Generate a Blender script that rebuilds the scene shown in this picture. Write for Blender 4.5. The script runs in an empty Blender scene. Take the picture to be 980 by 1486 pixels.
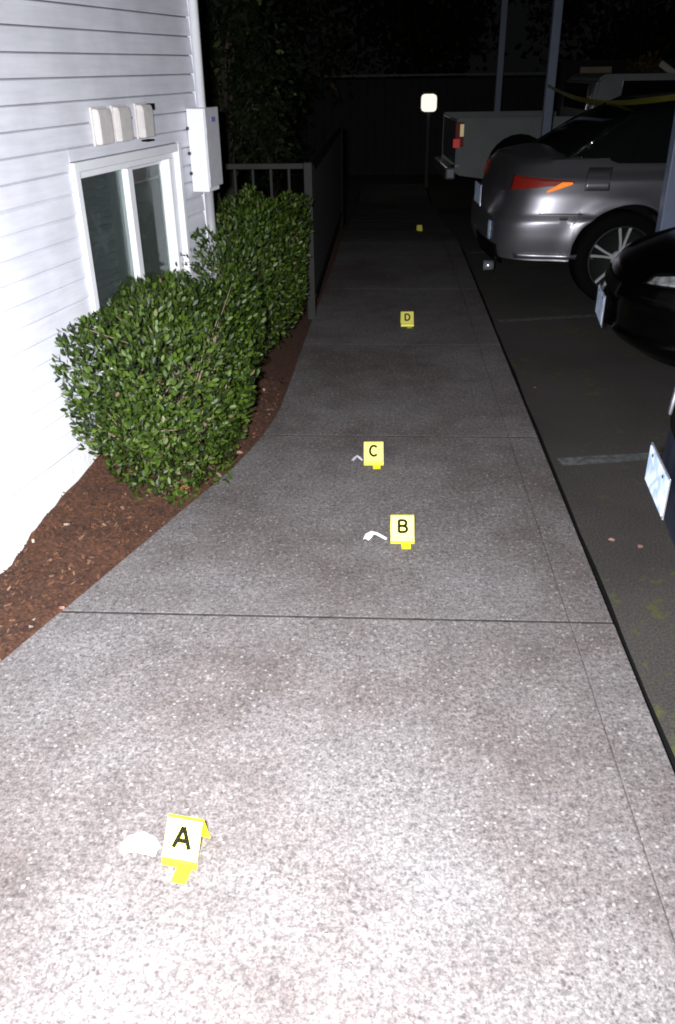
import bpy, bmesh, math, random
from mathutils import Vector, Matrix, noise
import numpy as np
R = math.radians
random.seed(7); rng = np.random.default_rng(7)
scene = bpy.context.scene
col = scene.collection

# ------------------------------------------------------------------ camera
EYE = 1.6
PITCH, YAW, ROLL = R(28.2), R(3.4), R(-0.8)
cam_d = bpy.data.cameras.new('camera')
cam = bpy.data.objects.new('camera', cam_d); col.objects.link(cam)
cam_d.sensor_fit = 'VERTICAL'; cam_d.sensor_height = 36; cam_d.sensor_width = 36
cam_d.lens = 1205 / 1486 * 36
cam_d.clip_start = 0.05; cam_d.clip_end = 500
fw = Vector((-math.sin(YAW) * math.cos(PITCH), math.cos(YAW) * math.cos(PITCH), -math.sin(PITCH)))
rt = Vector((math.cos(YAW), math.sin(YAW), 0)); up = rt.cross(fw)
rt = rt * math.cos(ROLL) + up * math.sin(ROLL); up = rt.cross(fw)
cam.matrix_world = Matrix(((rt.x, up.x, -fw.x, 0), (rt.y, up.y, -fw.y, 0), (rt.z, up.z, -fw.z, EYE), (0, 0, 0, 1)))
scene.camera = cam

# ------------------------------------------------------------------ night sky and the camera's flash
world = bpy.data.worlds.new('World'); scene.world = world; world.use_nodes = True
bg = world.node_tree.nodes['Background']
bg.inputs[0].default_value = (0.9, 1.0, 0.95, 1); bg.inputs[1].default_value = 0.0030
fl = bpy.data.lights.new('flash', 'AREA'); fl.shape = 'RECTANGLE'; fl.size = 0.07; fl.size_y = 0.045
fl.energy = 226; fl.spread = R(136); fl.color = (0.95, 0.975, 1.0)
flo = bpy.data.objects.new('flash', fl); col.objects.link(flo)
aim = (fw - up * 0.32 - rt * 0.16).normalized()
flo.location = Vector((0, 0, EYE)) - rt * 0.10 + up * 0.035 - fw * 0.02
flo.rotation_euler = aim.to_track_quat('-Z', 'Y').to_euler()

vs = scene.view_settings
vs.view_transform = 'Standard'; vs.look = 'None'; vs.exposure = 0; vs.gamma = 1
scene.render.engine = 'CYCLES'
try:
    scene.cycles.pixel_filter_type = 'GAUSSIAN'; scene.cycles.filter_width = 2.1
    scene.cycles.max_bounces = 5
except Exception: pass

# ------------------------------------------------------------------ materials
MATS = {}
def nt(name):
    m = bpy.data.materials.new(name); m.use_nodes = True; MATS[name] = m
    t = m.node_tree; b = t.nodes['Principled BSDF']
    return m, t, b
def node(t, typ, **kw):
    n = t.nodes.new(typ)
    for k, v in kw.items():
        if k.startswith('_'): setattr(n, k[1:], v)
        else: n.inputs[k.replace('_', ' ')].default_value = v
    return n
def ramp(t, src, stops, interp='LINEAR'):
    r = t.nodes.new('ShaderNodeValToRGB'); r.color_ramp.interpolation = interp
    e = r.color_ramp.elements
    while len(e) < len(stops): e.new(0.5)
    for i, (p, c) in enumerate(stops):
        e[i].position = p; e[i].color = (*c, 1) if len(c) == 3 else c
    t.links.new(src, r.inputs[0]); return r.outputs[0]
def mixc(t, fac, a, b, mode='MIX'):
    m = t.nodes.new('ShaderNodeMix'); m.data_type = 'RGBA'; m.blend_type = mode
    for inp, v in ((m.inputs[0], fac), (m.inputs[6], a), (m.inputs[7], b)):
        if hasattr(v, 'is_linked') or isinstance(v, bpy.types.NodeSocket): t.links.new(v, inp)
        elif isinstance(v, (int, float)): inp.default_value = v
        else: inp.default_value = (*v, 1)
    return m.outputs[2]
def coords(t):
    return t.nodes.new('ShaderNodeTexCoord').outputs['Object']
def nz(t, co, scale, detail=4, rough=0.55):
    n = node(t, 'ShaderNodeTexNoise', Scale=scale, Detail=detail, Roughness=rough); t.links.new(co, n.inputs['Vector'])
    return n.outputs['Fac']
def bump(t, b, src, strength, dist):
    n = node(t, 'ShaderNodeBump', Strength=strength, Distance=dist)
    t.links.new(src, n.inputs['Height']); t.links.new(n.outputs[0], b.inputs['Normal'])

def simple(name, c, rough=0.6, metal=0.0, var=0.12, scale=6, spec=0.5, coat=0.0, bmp=0.0, bscale=80, alpha=None):
    m, t, b = nt(name); co = coords(t)
    c2 = tuple(x * (1 - var) for x in c); c3 = tuple(min(1, x * (1 + var)) for x in c)
    t.links.new(ramp(t, nz(t, co, scale), [(0.3, c2), (0.7, c3)]), b.inputs['Base Color'])
    b.inputs['Roughness'].default_value = rough; b.inputs['Metallic'].default_value = metal
    b.inputs['Specular IOR Level'].default_value = spec; b.inputs['Coat Weight'].default_value = coat
    b.inputs['Coat Roughness'].default_value = 0.08
    if bmp: bump(t, b, nz(t, co, bscale, 3), 1.0, bmp)
    return m

def retro(name, c, amount=0.3, pattern=None):
    """glass-bead sheeting: part of the light goes back the way it came"""
    m, t, b = nt(name); co = coords(t)
    out = [n for n in t.nodes if n.type == 'OUTPUT_MATERIAL'][0]
    if pattern:
        src = ramp(t, nz(t, co, 11, 1), [(0.40, c), (0.56, pattern), (0.66, c)])
    else:
        src = ramp(t, nz(t, co, 9), [(0.3, tuple(x * .9 for x in c)), (0.7, c)])
    t.links.new(src, b.inputs['Base Color']); b.inputs['Roughness'].default_value = 0.4
    g = t.nodes.new('ShaderNodeBsdfGlossy'); g.inputs['Roughness'].default_value = 0.5
    t.links.new(src, g.inputs['Color'])
    geo = t.nodes.new('ShaderNodeNewGeometry'); t.links.new(geo.outputs['Incoming'], g.inputs['Normal'])
    mx = t.nodes.new('ShaderNodeMixShader'); mx.inputs[0].default_value = amount
    t.links.new(b.outputs[0], mx.inputs[1]); t.links.new(g.outputs[0], mx.inputs[2]); t.links.new(mx.outputs[0], out.inputs[0])
    return m

def mat_concrete():
    m, t, b = nt('exposed_aggregate'); co = coords(t)
    base = ramp(t, nz(t, co, 1.15, 5, 0.62), [(0.36, (0.094, 0.078, 0.075)), (0.5, (0.126, 0.112, 0.112)), (0.66, (0.148, 0.139, 0.141))])
    mid = ramp(t, nz(t, co, 7.0, 4, 0.6), [(0.3, (0.86, 0.86, 0.86)), (0.7, (1.12, 1.12, 1.12))])
    c = mixc(t, 1.0, base, mid, 'MULTIPLY')
    gr = ramp(t, nz(t, co, 66, 4, 0.85), [(0.33, (0.44, 0.43, 0.43)), (0.5, (1.0, 1.0, 1.0)), (0.67, (1.58, 1.56, 1.56))])
    c = mixc(t, 0.95, c, gr, 'MULTIPLY')
    fine = ramp(t, nz(t, co, 150, 2, 0.7), [(0.32, (0.62, 0.61, 0.62)), (0.68, (1.32, 1.32, 1.30))])
    c = mixc(t, 0.8, c, fine, 'MULTIPLY')
    v = node(t, 'ShaderNodeTexVoronoi', Scale=95.0, Randomness=1.0)
    wv = node(t, 'ShaderNodeTexNoise', Scale=60.0, Detail=3.0); t.links.new(co, wv.inputs['Vector'])
    vm = t.nodes.new('ShaderNodeVectorMath'); vm.operation = 'MULTIPLY_ADD'; vm.inputs[1].default_value = (.011, .011, .011)
    t.links.new(wv.outputs['Color'], vm.inputs[0]); t.links.new(co, vm.inputs[2]); t.links.new(vm.outputs[0], v.inputs['Vector'])
    sep = t.nodes.new('ShaderNodeSeparateColor'); t.links.new(v.outputs['Color'], sep.inputs[0])
    isdark = ramp(t, sep.outputs[0], [(0.77, (0, 0, 0)), (0.80, (1, 1, 1))])
    near = ramp(t, v.outputs['Distance'], [(0.22, (.8, .8, .8)), (0.55, (0, 0, 0))])
    spots = mixc(t, 1.0, isdark, near, 'MULTIPLY')
    patch = ramp(t, nz(t, co, 3.1, 3), [(0.38, (0.25,)*3), (0.6, (1, 1, 1))])
    spots = mixc(t, 1.0, spots, patch, 'MULTIPLY')
    c = mixc(t, spots, c, (0.045, 0.033, 0.035))
    isl = ramp(t, sep.outputs[1], [(0.90, (0, 0, 0)), (0.94, (1, 1, 1))])
    c = mixc(t, mixc(t, 1.0, isl, near, 'MULTIPLY'), c, (0.27, 0.26, 0.26))
    t.links.new(c, b.inputs['Base Color']); b.inputs['Roughness'].default_value = 0.85
    b.inputs['Specular IOR Level'].default_value = 0.25
    bump(t, b, nz(t, co, 110, 3, 0.7), 0.6, 0.0025)
mat_concrete()

def mat_asphalt():
    m, t, b = nt('asphalt'); co = coords(t)
    base = ramp(t, nz(t, co, 0.9, 5), [(0.35, (0.036, 0.031, 0.028)), (0.68, (0.062, 0.053, 0.049))])
    gr = ramp(t, nz(t, co, 120, 3, 0.7), [(0.3, (0.4,)*3), (0.5, (1, 1, 1)), (0.72, (2.0,)*3)])
    c = mixc(t, 0.9, base, gr, 'MULTIPLY')
    ms = t.nodes.new('ShaderNodeMath'); ms.operation = 'MULTIPLY'
    t.links.new(nz(t, co, 1.7, 2), ms.inputs[0]); t.links.new(nz(t, co, 22, 3), ms.inputs[1])
    moss = ramp(t, ms.outputs[0], [(0.31, (0, 0, 0)), (0.38, (0.8,)*3)])
    c = mixc(t, moss, c, (0.07, 0.075, 0.018))
    t.links.new(c, b.inputs['Base Color']); b.inputs['Roughness'].default_value = 0.9
    bump(t, b, nz(t, co, 150, 3), 0.7, 0.003)
mat_asphalt()

def mat_mulch():
    m, t, b = nt('bark_mulch'); co = coords(t)
    c = ramp(t, nz(t, co, 70, 4, 0.7), [(0.3, (0.016, 0.007, 0.004)), (0.5, (0.062, 0.021, 0.008)), (0.72, (0.13, 0.048, 0.019))])
    t.links.new(c, b.inputs['Base Color']); b.inputs['Roughness'].default_value = 0.9
    bump(t, b, nz(t, co, 90, 4, 0.7), 1.0, 0.012)
mat_mulch()

def mat_leaf(name, dark, lite, rough=0.48, spec=0.28):
    m, t, b = nt(name)
    geo = t.nodes.new('ShaderNodeNewGeometry'); oi = t.nodes.new('ShaderNodeObjectInfo')
    ad = t.nodes.new('ShaderNodeMath'); ad.operation = 'ADD'
    t.links.new(geo.outputs['Random Per Island'], ad.inputs[0]); t.links.new(oi.outputs['Random'], ad.inputs[1])
    fr = t.nodes.new('ShaderNodeMath'); fr.operation = 'FRACT'; t.links.new(ad.outputs[0], fr.inputs[0])
    c = ramp(t, fr.outputs[0], [(0.0, dark), (0.55, tuple((a + b_) / 2 for a, b_ in zip(dark, lite))), (0.965, lite), (0.99, (0.11, 0.13, 0.04)), (0.998, (0.12, 0.07, 0.04))])
    t.links.new(c, b.inputs['Base Color']); b.inputs['Roughness'].default_value = rough
    b.inputs['Specular IOR Level'].default_value = spec
mat_leaf('shrub_leaf', (0.004, 0.010, 0.002), (0.054, 0.092, 0.008))
mat_leaf('tree_leaf', (0.006, 0.011, 0.004), (0.018, 0.024, 0.008), .6, .1)
mat_leaf('dry_leaf', (0.06, 0.04, 0.015), (0.16, 0.11, 0.05), 0.7)

def mat_chip():
    m, t, b = nt('bark_chip')
    geo = t.nodes.new('ShaderNodeNewGeometry')
    c = ramp(t, geo.outputs['Random Per Island'], [(0.0, (0.013, 0.006, 0.004)), (0.45, (0.055, 0.018, 0.008)), (0.8, (0.10, 0.036, 0.015)), (0.985, (0.17, 0.09, 0.05)), (0.992, (0.36, 0.30, 0.24)), (1.0, (0.42, 0.36, 0.30))])
    t.links.new(c, b.inputs['Base Color']); b.inputs['Roughness'].default_value = 0.85
mat_chip()

def mat_siding():
    m, t, b = nt('white_siding'); co = coords(t)
    mp = t.nodes.new('ShaderNodeMapping'); mp.inputs['Scale'].default_value = (14, 1.2, 14); t.links.new(co, mp.inputs[0])
    g = ramp(t, nz(t, mp.outputs[0], 3, 5, 0.65), [(0.3, (0.66, 0.66, 0.72)), (0.62, (0.75, 0.75, 0.82))])
    d = ramp(t, nz(t, co, 4.5, 4), [(0.32, (0.88, 0.88, 0.89)), (0.6, (1, 1, 1))])
    t.links.new(mixc(t, 1.0, g, d, 'MULTIPLY'), b.inputs['Base Color']); b.inputs['Roughness'].default_value = 0.55
    bump(t, b, nz(t, mp.outputs[0], 9, 4), 0.35, 0.002)
mat_siding()

simple('white_trim', (0.80, 0.80, 0.84), 0.45, var=0.04, scale=9)
simple('foundation', (0.74, 0.74, 0.74), 0.8, var=0.06, scale=12, bmp=0.003, bscale=60)
simple('vent_plastic', (0.60, 0.56, 0.55), 0.55, var=0.10, scale=30)
simple('dark_gap', (0.02, 0.02, 0.02), 0.9)
simple('joint_dirt', (0.03, 0.027, 0.025), 0.95, var=.5, scale=20, spec=.1)
simple('lap_shade', (0.09, 0.09, 0.10), 0.9)  # dark backing seen through board gaps, standing for lap shadow lines
simple('interior', (0.010, 0.011, 0.011), 0.9, scale=3)
simple('blind_slat', (0.03, 0.033, 0.036), 0.8)
simple('bug_screen', (0.024, 0.026, 0.02), 0.9, var=0.2, scale=40)
simple('box_steel', (0.82, 0.82, 0.86), 0.5, var=0.03)
simple('box_cover', (0.55, 0.54, 0.58), 0.5, var=0.06, scale=20)
simple('sticker_blue', (0.22, 0.20, 0.48), 0.5)
simple('grey_conduit', (0.34, 0.33, 0.36), 0.5)
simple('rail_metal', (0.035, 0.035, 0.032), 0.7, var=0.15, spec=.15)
simple('rail_shaded', (0.009, 0.009, 0.009), 0.8, spec=.1)  # shaded copy of rail_metal: the return rails' darkness put into the colour
simple('twig', (0.17, 0.13, 0.09), 0.85, var=0.3, scale=30)
simple('bark', (0.05, 0.04, 0.03), 0.9, var=0.3, scale=12, bmp=0.01, bscale=20)
simple('black_rubber', (0.005, 0.005, 0.005), 0.9, spec=0.05)
simple('dark_plastic', (0.004, 0.004, 0.004), 0.6, spec=0.1)
simple('alloy', (0.70, 0.70, 0.72), 0.35, metal=0.35)
simple('chrome', (0.80, 0.80, 0.88), 0.22, metal=0.8)
simple('dark_metal', (0.02, 0.02, 0.02), 0.6, metal=0.3)
simple('yellow_plastic', (0.78, 0.72, 0.015), 0.4, var=0.06, scale=40)
simple('pale_face', (0.76, 0.69, 0.15), 0.5, var=0.04, scale=40)
simple('marker_ink', (0.008, 0.008, 0.005), 0.9, spec=0)
simple('white_paper', (0.85, 0.84, 0.90), 0.7, var=0.05, scale=40)
simple('grey_paper', (0.42, 0.39, 0.46), 0.7, var=0.15, scale=40)
simple('stall_paint', (0.10, 0.10, 0.10), 0.85, var=0.55, scale=30)
simple('near_black', (0.006, 0.006, 0.006), 0.9, spec=0.1)
simple('fallen_orange', (0.50, 0.14, 0.03), 0.6, var=0.3, scale=30)
simple('fallen_pink', (0.42, 0.22, 0.18), 0.6, var=0.2, scale=30)
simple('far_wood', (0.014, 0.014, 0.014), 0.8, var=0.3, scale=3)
simple('far_rail', (0.13, 0.13, 0.12), 0.7, var=0.4, scale=4)
simple('beige_trim', (0.42, 0.35, 0.25), 0.6)
simple('pale_panel', (0.75, 0.70, 0.62), 0.4)
simple('roof_sheet', (0.12, 0.12, 0.12), 0.6)
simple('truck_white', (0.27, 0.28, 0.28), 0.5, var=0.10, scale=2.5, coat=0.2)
simple('amber_lens', (1.0, 0.27, 0.03), 0.35, var=0.2, scale=30, coat=0.4)
simple('clear_lens', (0.55, 0.56, 0.6), 0.12, metal=0.55, var=0.75, scale=17, coat=0.8)
retro('red_reflector', (0.28, 0.018, 0.010), 0.08)
retro('bright_red_reflector', (1.0, 0.10, 0.10), 0.55)
retro('amber_reflector', (1.0, 0.24, 0.03), 0.7)
retro('yellow_reflector', (1.0, 0.80, 0.45), 0.9)
retro('plate_sheet', (0.50, 0.55, 0.70), 0.07, pattern=(0.26, 0.36, 0.50))
retro('post_paint', (0.17, 0.20, 0.285), 0.04)
retro('tape_yellow', (0.14, 0.125, 0.015), 0.03)
def paint(name, c, metal, rough):
    m, t, b = nt(name); co = coords(t)
    fl_ = ramp(t, nz(t, co, 900, 1), [(0.3, tuple(x * .75 for x in c)), (0.7, tuple(x * 1.2 for x in c))])
    t.links.new(fl_, b.inputs['Base Color']); b.inputs['Metallic'].default_value = metal
    b.inputs['Roughness'].default_value = rough; b.inputs['Coat Weight'].default_value = 0.4; b.inputs['Specular IOR Level'].default_value = 0.3; b.inputs['Coat Roughness'].default_value = 0.12
paint('grey_car_paint', (0.37, 0.355, 0.39), 0.85, 0.38)
paint('black_car_paint', (0.001, 0.001, 0.001), 0.0, 0.22)
MATS['black_car_paint'].node_tree.nodes['Principled BSDF'].inputs['Coat Weight'].default_value = 0
MATS['black_car_paint'].node_tree.nodes['Principled BSDF'].inputs['Specular IOR Level'].default_value = 0.15
paint('blue_car_paint', (0.012, 0.022, 0.045), 0.3, 0.4)
m, t, b = nt('car_glass'); b.inputs['Base Color'].default_value = (0.006, 0.007, 0.007, 1); b.inputs['Roughness'].default_value = 0.06
m, t, b = nt('window_glass'); b.inputs['Base Color'].default_value = (0.7, 0.8, 0.78, 1); b.inputs['Roughness'].default_value = 0.02
b.inputs['Transmission Weight'].default_value = 0.96; b.inputs['IOR'].default_value = 1.3
m, t, b = nt('lit_lamp'); b.inputs['Base Color'].default_value = (0.9, 0.88, 0.8, 1)
b.inputs['Emission Color'].default_value = (1.0, 0.94, 0.80, 1); b.inputs['Emission Strength'].default_value = 1.1

# ------------------------------------------------------------------ object helpers
def tag(o, label=None, cat=None, group=None, kind=None):
    if label: o['label'] = label
    if cat: o['category'] = cat
    if group: o['group'] = group
    if kind: o['kind'] = kind
    return o
def empty(name, loc=(0, 0, 0), rz=0.0):
    o = bpy.data.objects.new(name, None); col.objects.link(o); o.location = loc; o.rotation_euler = (0, 0, rz)
    o.empty_display_size = 0.1
    return o
def mesh_obj(name, verts, faces, mat, parent=None, smooth=False):
    me = bpy.data.meshes.new(name); me.from_pydata([tuple(v) for v in verts], [], [tuple(f) for f in faces]); me.update()
    if isinstance(mat, str): me.materials.append(MATS[mat])
    if smooth: me.polygons.foreach_set('use_smooth', [True] * len(me.polygons))
    o = bpy.data.objects.new(name, me); col.objects.link(o)
    if parent: o.parent = parent
    return o
def bm_obj(name, bm, mat, parent=None, smooth=False):
    me = bpy.data.meshes.new(name); bm.normal_update(); bm.to_mesh(me); bm.free(); me.materials.append(MATS[mat])
    if smooth: me.polygons.foreach_set('use_smooth', [True] * len(me.polygons))
    o = bpy.data.objects.new(name, me); col.objects.link(o)
    if parent: o.parent = parent
    return o
def add_box(bm, c, s, rot=None, bev=0.0):
    r = bmesh.ops.create_cube(bm, size=1.0)
    M = Matrix.Translation(Vector(c)) @ (rot.to_4x4() if rot is not None else Matrix.Identity(4)) @ Matrix.Diagonal((*s, 1))
    bmesh.ops.transform(bm, matrix=M, verts=r['verts'])
    if bev:
        es = list({e for v in r['verts'] for e in v.link_edges})
        bmesh.ops.bevel(bm, geom=es, offset=bev, segments=2, affect='EDGES', profile=0.5)
def box(name, c, s, mat, parent=None, rot=None, bev=0.0):
    bm = bmesh.new(); add_box(bm, c, s, rot, bev); return bm_obj(name, bm, mat, parent)
def tube_data(pts, rad, n=8):
    V = []; Fc = []; pts = [Vector(p) for p in pts]
    for i, p in enumerate(pts):
        d = (pts[min(i + 1, len(pts) - 1)] - pts[max(i - 1, 0)]).normalized()
        a = d.orthogonal().normalized() if abs(d.z) > .9 else d.cross(Vector((0, 0, 1))).normalized()
        b_ = d.cross(a); r = rad[i] if isinstance(rad, (list, tuple)) else rad
        for k in range(n):
            th = 2 * math.pi * k / n; V.append(p + a * math.cos(th) * r + b_ * math.sin(th) * r)
    for i in range(len(pts) - 1):
        for k in range(n):
            Fc.append((i * n + k, i * n + (k + 1) % n, (i + 1) * n + (k + 1) % n, (i + 1) * n + k))
    Fc.append(tuple(range(n))[::-1]); Fc.append(tuple(range((len(pts) - 1) * n, len(pts) * n)))
    return V, Fc
def tube(name, pts, rad, mat, parent=None, n=8):
    V, Fc = tube_data(pts, rad, n); return mesh_obj(name, V, Fc, mat, parent, True)
def merge(parts):
    V = []; Fc = []
    for v, f in parts:
        k = len(V); V += list(v); Fc += [tuple(i + k for i in g) for g in f]
    return V, Fc

def gz(y):                       # the ground falls away gently beyond the first parking stalls
    return 0.0 if y < 9 else (-(y - 9) * 0.075 if y < 15 else -0.45)
LOT = -0.10

# ------------------------------------------------------------------ ground and asphalt
ys = [-30, -4, 0] + [i * 0.5 for i in range(1, 40)] + [25, 40, 80, 200]
xs = [-200, -60, -20, -8, -3, -1.5, 0, .7, 1.5, 3, 5, 8, 14, 30, 80, 200]
def sheet(name, xs, ys, off, mat):
    V = [(x, y, off + gz(y)) for y in ys for x in xs]; n = len(xs)
    Fc = [(j * n + i, j * n + i + 1, (j + 1) * n + i + 1, (j + 1) * n + i) for j in range(len(ys) - 1) for i in range(n - 1)]
    return tag(mesh_obj(name, V, Fc, mat), kind='structure')
sheet('asphalt_lot', xs, ys, LOT, 'asphalt')

# ------------------------------------------------------------------ sidewalk: slabs with tooled joints
walk = tag(empty('sidewalk'), kind='structure')
LE = [(-3.0, -0.1), (0.5, -1.66 + .0), (1.98, -1.16), (3.38, -0.68), (3.70, -0.60), (4.1, -0.545), (5.78, -0.515), (8.2, -0.46), (11, -0.46), (30, -0.46)]
LE[0] = (-3.0, -2.9)
def left_edge(y):
    for (y0, x0), (y1, x1) in zip(LE, LE[1:]):
        if y <= y1: return x0 + (x1 - x0) * (y - y0) / (y1 - y0)
    return LE[-1][1]
joints = [-2.33, -0.80, 0.72, 2.245, 3.775, 5.30, 6.83, 8.36, 9.9, 11.4, 12.9, 14.4, 16.0, 17.5]
GAP = 0.0042
def slab(name, y0, y1, xl, xr, seed):
    """rounded-edge prism; xl, xr are functions of y"""
    n = 8; prof = [(0.0, -0.16), (0.0, -0.004), (0.0010, -0.001), (0.003, 0.0)]
    ring0 = []
    yy = [y0 + (y1 - y0) * i / n for i in range(n + 1)]
    loop = [(xr(y), y) for y in yy] + [(xl(y), y) for y in reversed(yy)]
    dz = (random.Random(seed).random() - .5) * 0.003
    V = []; Fc = []; m_ = len(loop)
    cx = sum(p[0] for p in loop) / m_; 
    for ins, z in prof:
        for (x, y) in loop:
            sx = -1 if x > (xl(y) + xr(y)) / 2 else 1
            sy = 1 if y == yy[0] else (-1 if y == yy[-1] else 0)
            V.append((x + sx * ins, y + sy * ins, z + gz(y) + dz))
    for r_ in range(len(prof) - 1):
        for k in range(m_):
            a = r_ * m_ + k; b_ = r_ * m_ + (k + 1) % m_; Fc.append((a, b_, b_ + m_, a + m_))
    t0 = (len(prof) - 1) * m_
    for i in range(n):
        Fc.append((t0 + i, t0 + i + 1, t0 + m_ - 2 - i, t0 + m_ - 1 - i))
    o = mesh_obj(name, V, Fc, 'exposed_aggregate', walk); o.data.materials.append(MATS['joint_dirt'])
    for p_ in o.data.polygons[:m_ * 2]:
        if abs(p_.normal.y) > .5: p_.material_index = 1
    return o
for i, (a, b_) in enumerate(zip(joints, joints[1:])):
    GAP = 0.006 if a < 5 else 0.0012
    slab('slab', a + GAP, b_ - (0.006 if b_ < 5 else 0.0012), left_edge, lambda y: 0.618 - 0.0007, i)
    slab('kerb_stone', a + GAP, b_ - (0.006 if b_ < 5 else 0.0012), lambda y: 0.618 + 0.0007, lambda y: 0.758, i)
V = []; Fc = []
for i in range(60):
    y = -2.3 + i * 0.335; V += [(left_edge(y) + .01, y, -0.012 + gz(y)), (0.75, y, -0.012 + gz(y))]
    if i: Fc.append((2 * i - 2, 2 * i - 1, 2 * i + 1, 2 * i))
mesh_obj('joint_filler', V, Fc, 'dark_gap', walk)
# near-black strip of uneven width where asphalt meets the kerb
V = []; Fc = []
for i in range(80):
    y = -2 + i * 0.25; w = 0.030 + 0.010 * noise.noise((y * 2.1, 3, 1)); V += [(0.756, y, LOT + .004 + gz(y)), (0.79 + w, y, LOT + .004 + gz(y))]
    if i: Fc.append((2 * i - 2, 2 * i - 1, 2 * i + 1, 2 * i))
tag(mesh_obj('kerb_dark_strip', V, Fc, 'near_black'), kind='structure')

# stall lines, slightly slanted
def stall_line(x0, y0, ang, L, w, label):
    n = 24; V = []; Fc = []
    d = Vector((math.cos(ang), math.sin(ang))); p = Vector((-d.y, d.x))
    for i in range(n + 1):
        c = Vector((x0, y0)) + d * L * i / n; ww = w / 2 * (1 + .15 * noise.noise((i * .9, y0, 0)))
        for s in (-1, 1):
            q = c + p * ww * s; V.append((q.x, q.y, LOT + .004 + gz(q.y)))
        if i: Fc.append((2 * i - 2, 2 * i - 1, 2 * i + 1, 2 * i))
    tag(mesh_obj('stall_line', V, Fc, 'stall_paint'), kind='structure')
stall_line(0.86, 3.70, R(10), 4.5, 0.085, '')
stall_line(0.86, 6.22, R(12), 4.5, 0.075, '')
stall_line(0.86, 8.8, R(12), 4.5, 0.08, '')
stall_line(0.86, 1.15, R(10), 4.5, 0.09, '')

# ------------------------------------------------------------------ house
AW = R(12.0)
WB = Vector((-1.35, 2.42, 0)); WD = Vector((math.sin(AW), math.cos(AW), 0)); WN = Vector((math.cos(AW), -math.sin(AW), 0))
house = empty('house', WB, 0)
house.rotation_euler = (0, 0, -AW)      # local: x = out of the wall, y = along the wall
tag(house, 'white clapboard house with a sliding window and pale foundation beside the path', 'house')
A0, A1, ZT, ZF = -3.2, 2.13, 3.6, 0.262
WA0, WA1, WZ0, WZ1 = 0.90, 1.78, 0.50, 1.262
# core wall with an opening
bm = bmesh.new()
def bx2(a0, a1, z0, z1, x0, x1): add_box(bm, ((x0 + x1) / 2, (a0 + a1) / 2, (z0 + z1) / 2), (x1 - x0, a1 - a0, z1 - z0))
bx2(A0, WA0, ZF, ZT, -.16, -.014); bx2(WA1, A1, ZF, ZT, -.16, -.014)
bx2(WA0, WA1, ZF, WZ0, -.16, -.014); bx2(WA0, WA1, WZ1, ZT, -.16, -.014)
bm_obj('wall', bm, 'lap_shade', house)
box('wall_end', (-2.6, A1 - .08, ZT / 2), (4.9, .15, ZT), 'white_siding', house)
EXP = 0.0775
def board(a0, a1, z, lo=-9, hi=9):
    g_ = .0092 if z < 1.15 else .0062
    V = []; pr = [(-.013, EXP - .002), (-.0025, EXP - g_), (.0018, .004), (.0, .0005), (-.013, 0.0005)]
    for a in (a0, a1):
        for x, dz in pr: V.append((x, a, min(hi, max(lo, z + dz))))
    n = len(pr); Fc = [(i, (i + 1) % n, (i + 1) % n + n, i + n) for i in range(n)] + [tuple(range(n))[::-1], tuple(range(n, 2 * n))]
    mesh_obj('siding_board', V, Fc, 'white_siding', house)
z = ZF; row = 0
while z < ZT - EXP:
    rr = random.Random(row); cut = -0.5 + rr.random() * -1.6
    if z + EXP > WZ0 - .035 and z < WZ1 + .035:
        board(A0, cut, z); board(cut + .0015, WA0 - .035, z); board(WA1 + .035, A1 - .06, z)
        if z + EXP > WZ1 + .04: board(WA0 - .034, WA1 + .034, z, lo=WZ1 + .038)
        elif z < WZ0 - .036: board(WA0 - .034, WA1 + .034, z, hi=WZ0 - .036)
    else:
        board(A0, cut, z); board(cut + .0015, A1 - .06, z)
    z += EXP; row += 1
box('foundation', (-.09, (A0 + A1) / 2, ZF / 2 - .1), (.15, A1 - A0, ZF + .196), 'foundation', house)
box('corner_board', (-.005, A1 - .03, ZT / 2 + .13), (.042, .085, ZT - .26), 'white_trim', house, bev=.003)
box('eave', (-.3, (A0 + A1) / 2, ZT + .06), (1.6, A1 - A0 + .6, .12), 'white_trim', house)
# window
win = empty('window'); win.parent = house
def wbox(name, a0, a1, z0, z1, x0, x1, mat, par=win, bev=.002):
    return box(name, ((x0 + x1) / 2, (a0 + a1) / 2, (z0 + z1) / 2), (x1 - x0, a1 - a0, z1 - z0), mat, par, bev=bev)
T = .034
wbox('frame', WA0 - T, WA0, WZ0 - T, WZ1 + T, -.10, .016, 'white_trim')
wbox('frame', WA1, WA1 + T, WZ0 - T, WZ1 + T, -.10, .016, 'white_trim')
wbox('frame', WA0 + .0005, WA1 - .0005, WZ1, WZ1 + T, -.10, .014, 'white_trim')
wbox('sill', WA0 + .0005, WA1 - .0005, WZ0 - T, WZ0, -.10, .03, 'white_trim')
AM = 1.325
wbox('inner_frame', WA0 + .001, WA0 + .018, WZ0 + .001, WZ1 - .001, -.045, -.012, 'white_trim')
wbox('inner_frame', WA0 + .018, WA1 - .001, WZ1 - .028, WZ1 - .001, -.050, -.012, 'white_trim')
wbox('mullion', AM - .020, AM + .024, WZ0 + .001, WZ1 - .029, -.052, -.004, 'white_trim')
wbox('sash', WA1 - .05, WA1 - .001, WZ0 + .001, WZ1 - .029, -.075, -.014, 'white_trim')
wbox('sash', AM + .025, WA1 - .051, WZ1 - .048, WZ1 - .029, -.070, -.054, 'white_trim')
wbox('pane', WA0 + .019, AM - .021, WZ0 + .002, WZ1 - .030, -.036, -.032, 'window_glass', bev=0)
wbox('pane', AM + .025, WA1 - .051, WZ0 + .002, WZ1 - .049, -.068, -.064, 'window_glass', bev=0)
wbox('insect_screen', AM + .026, WA1 - .052, WZ0 + .002, WZ1 - .10, -.080, -.078, 'bug_screen', bev=0)
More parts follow.
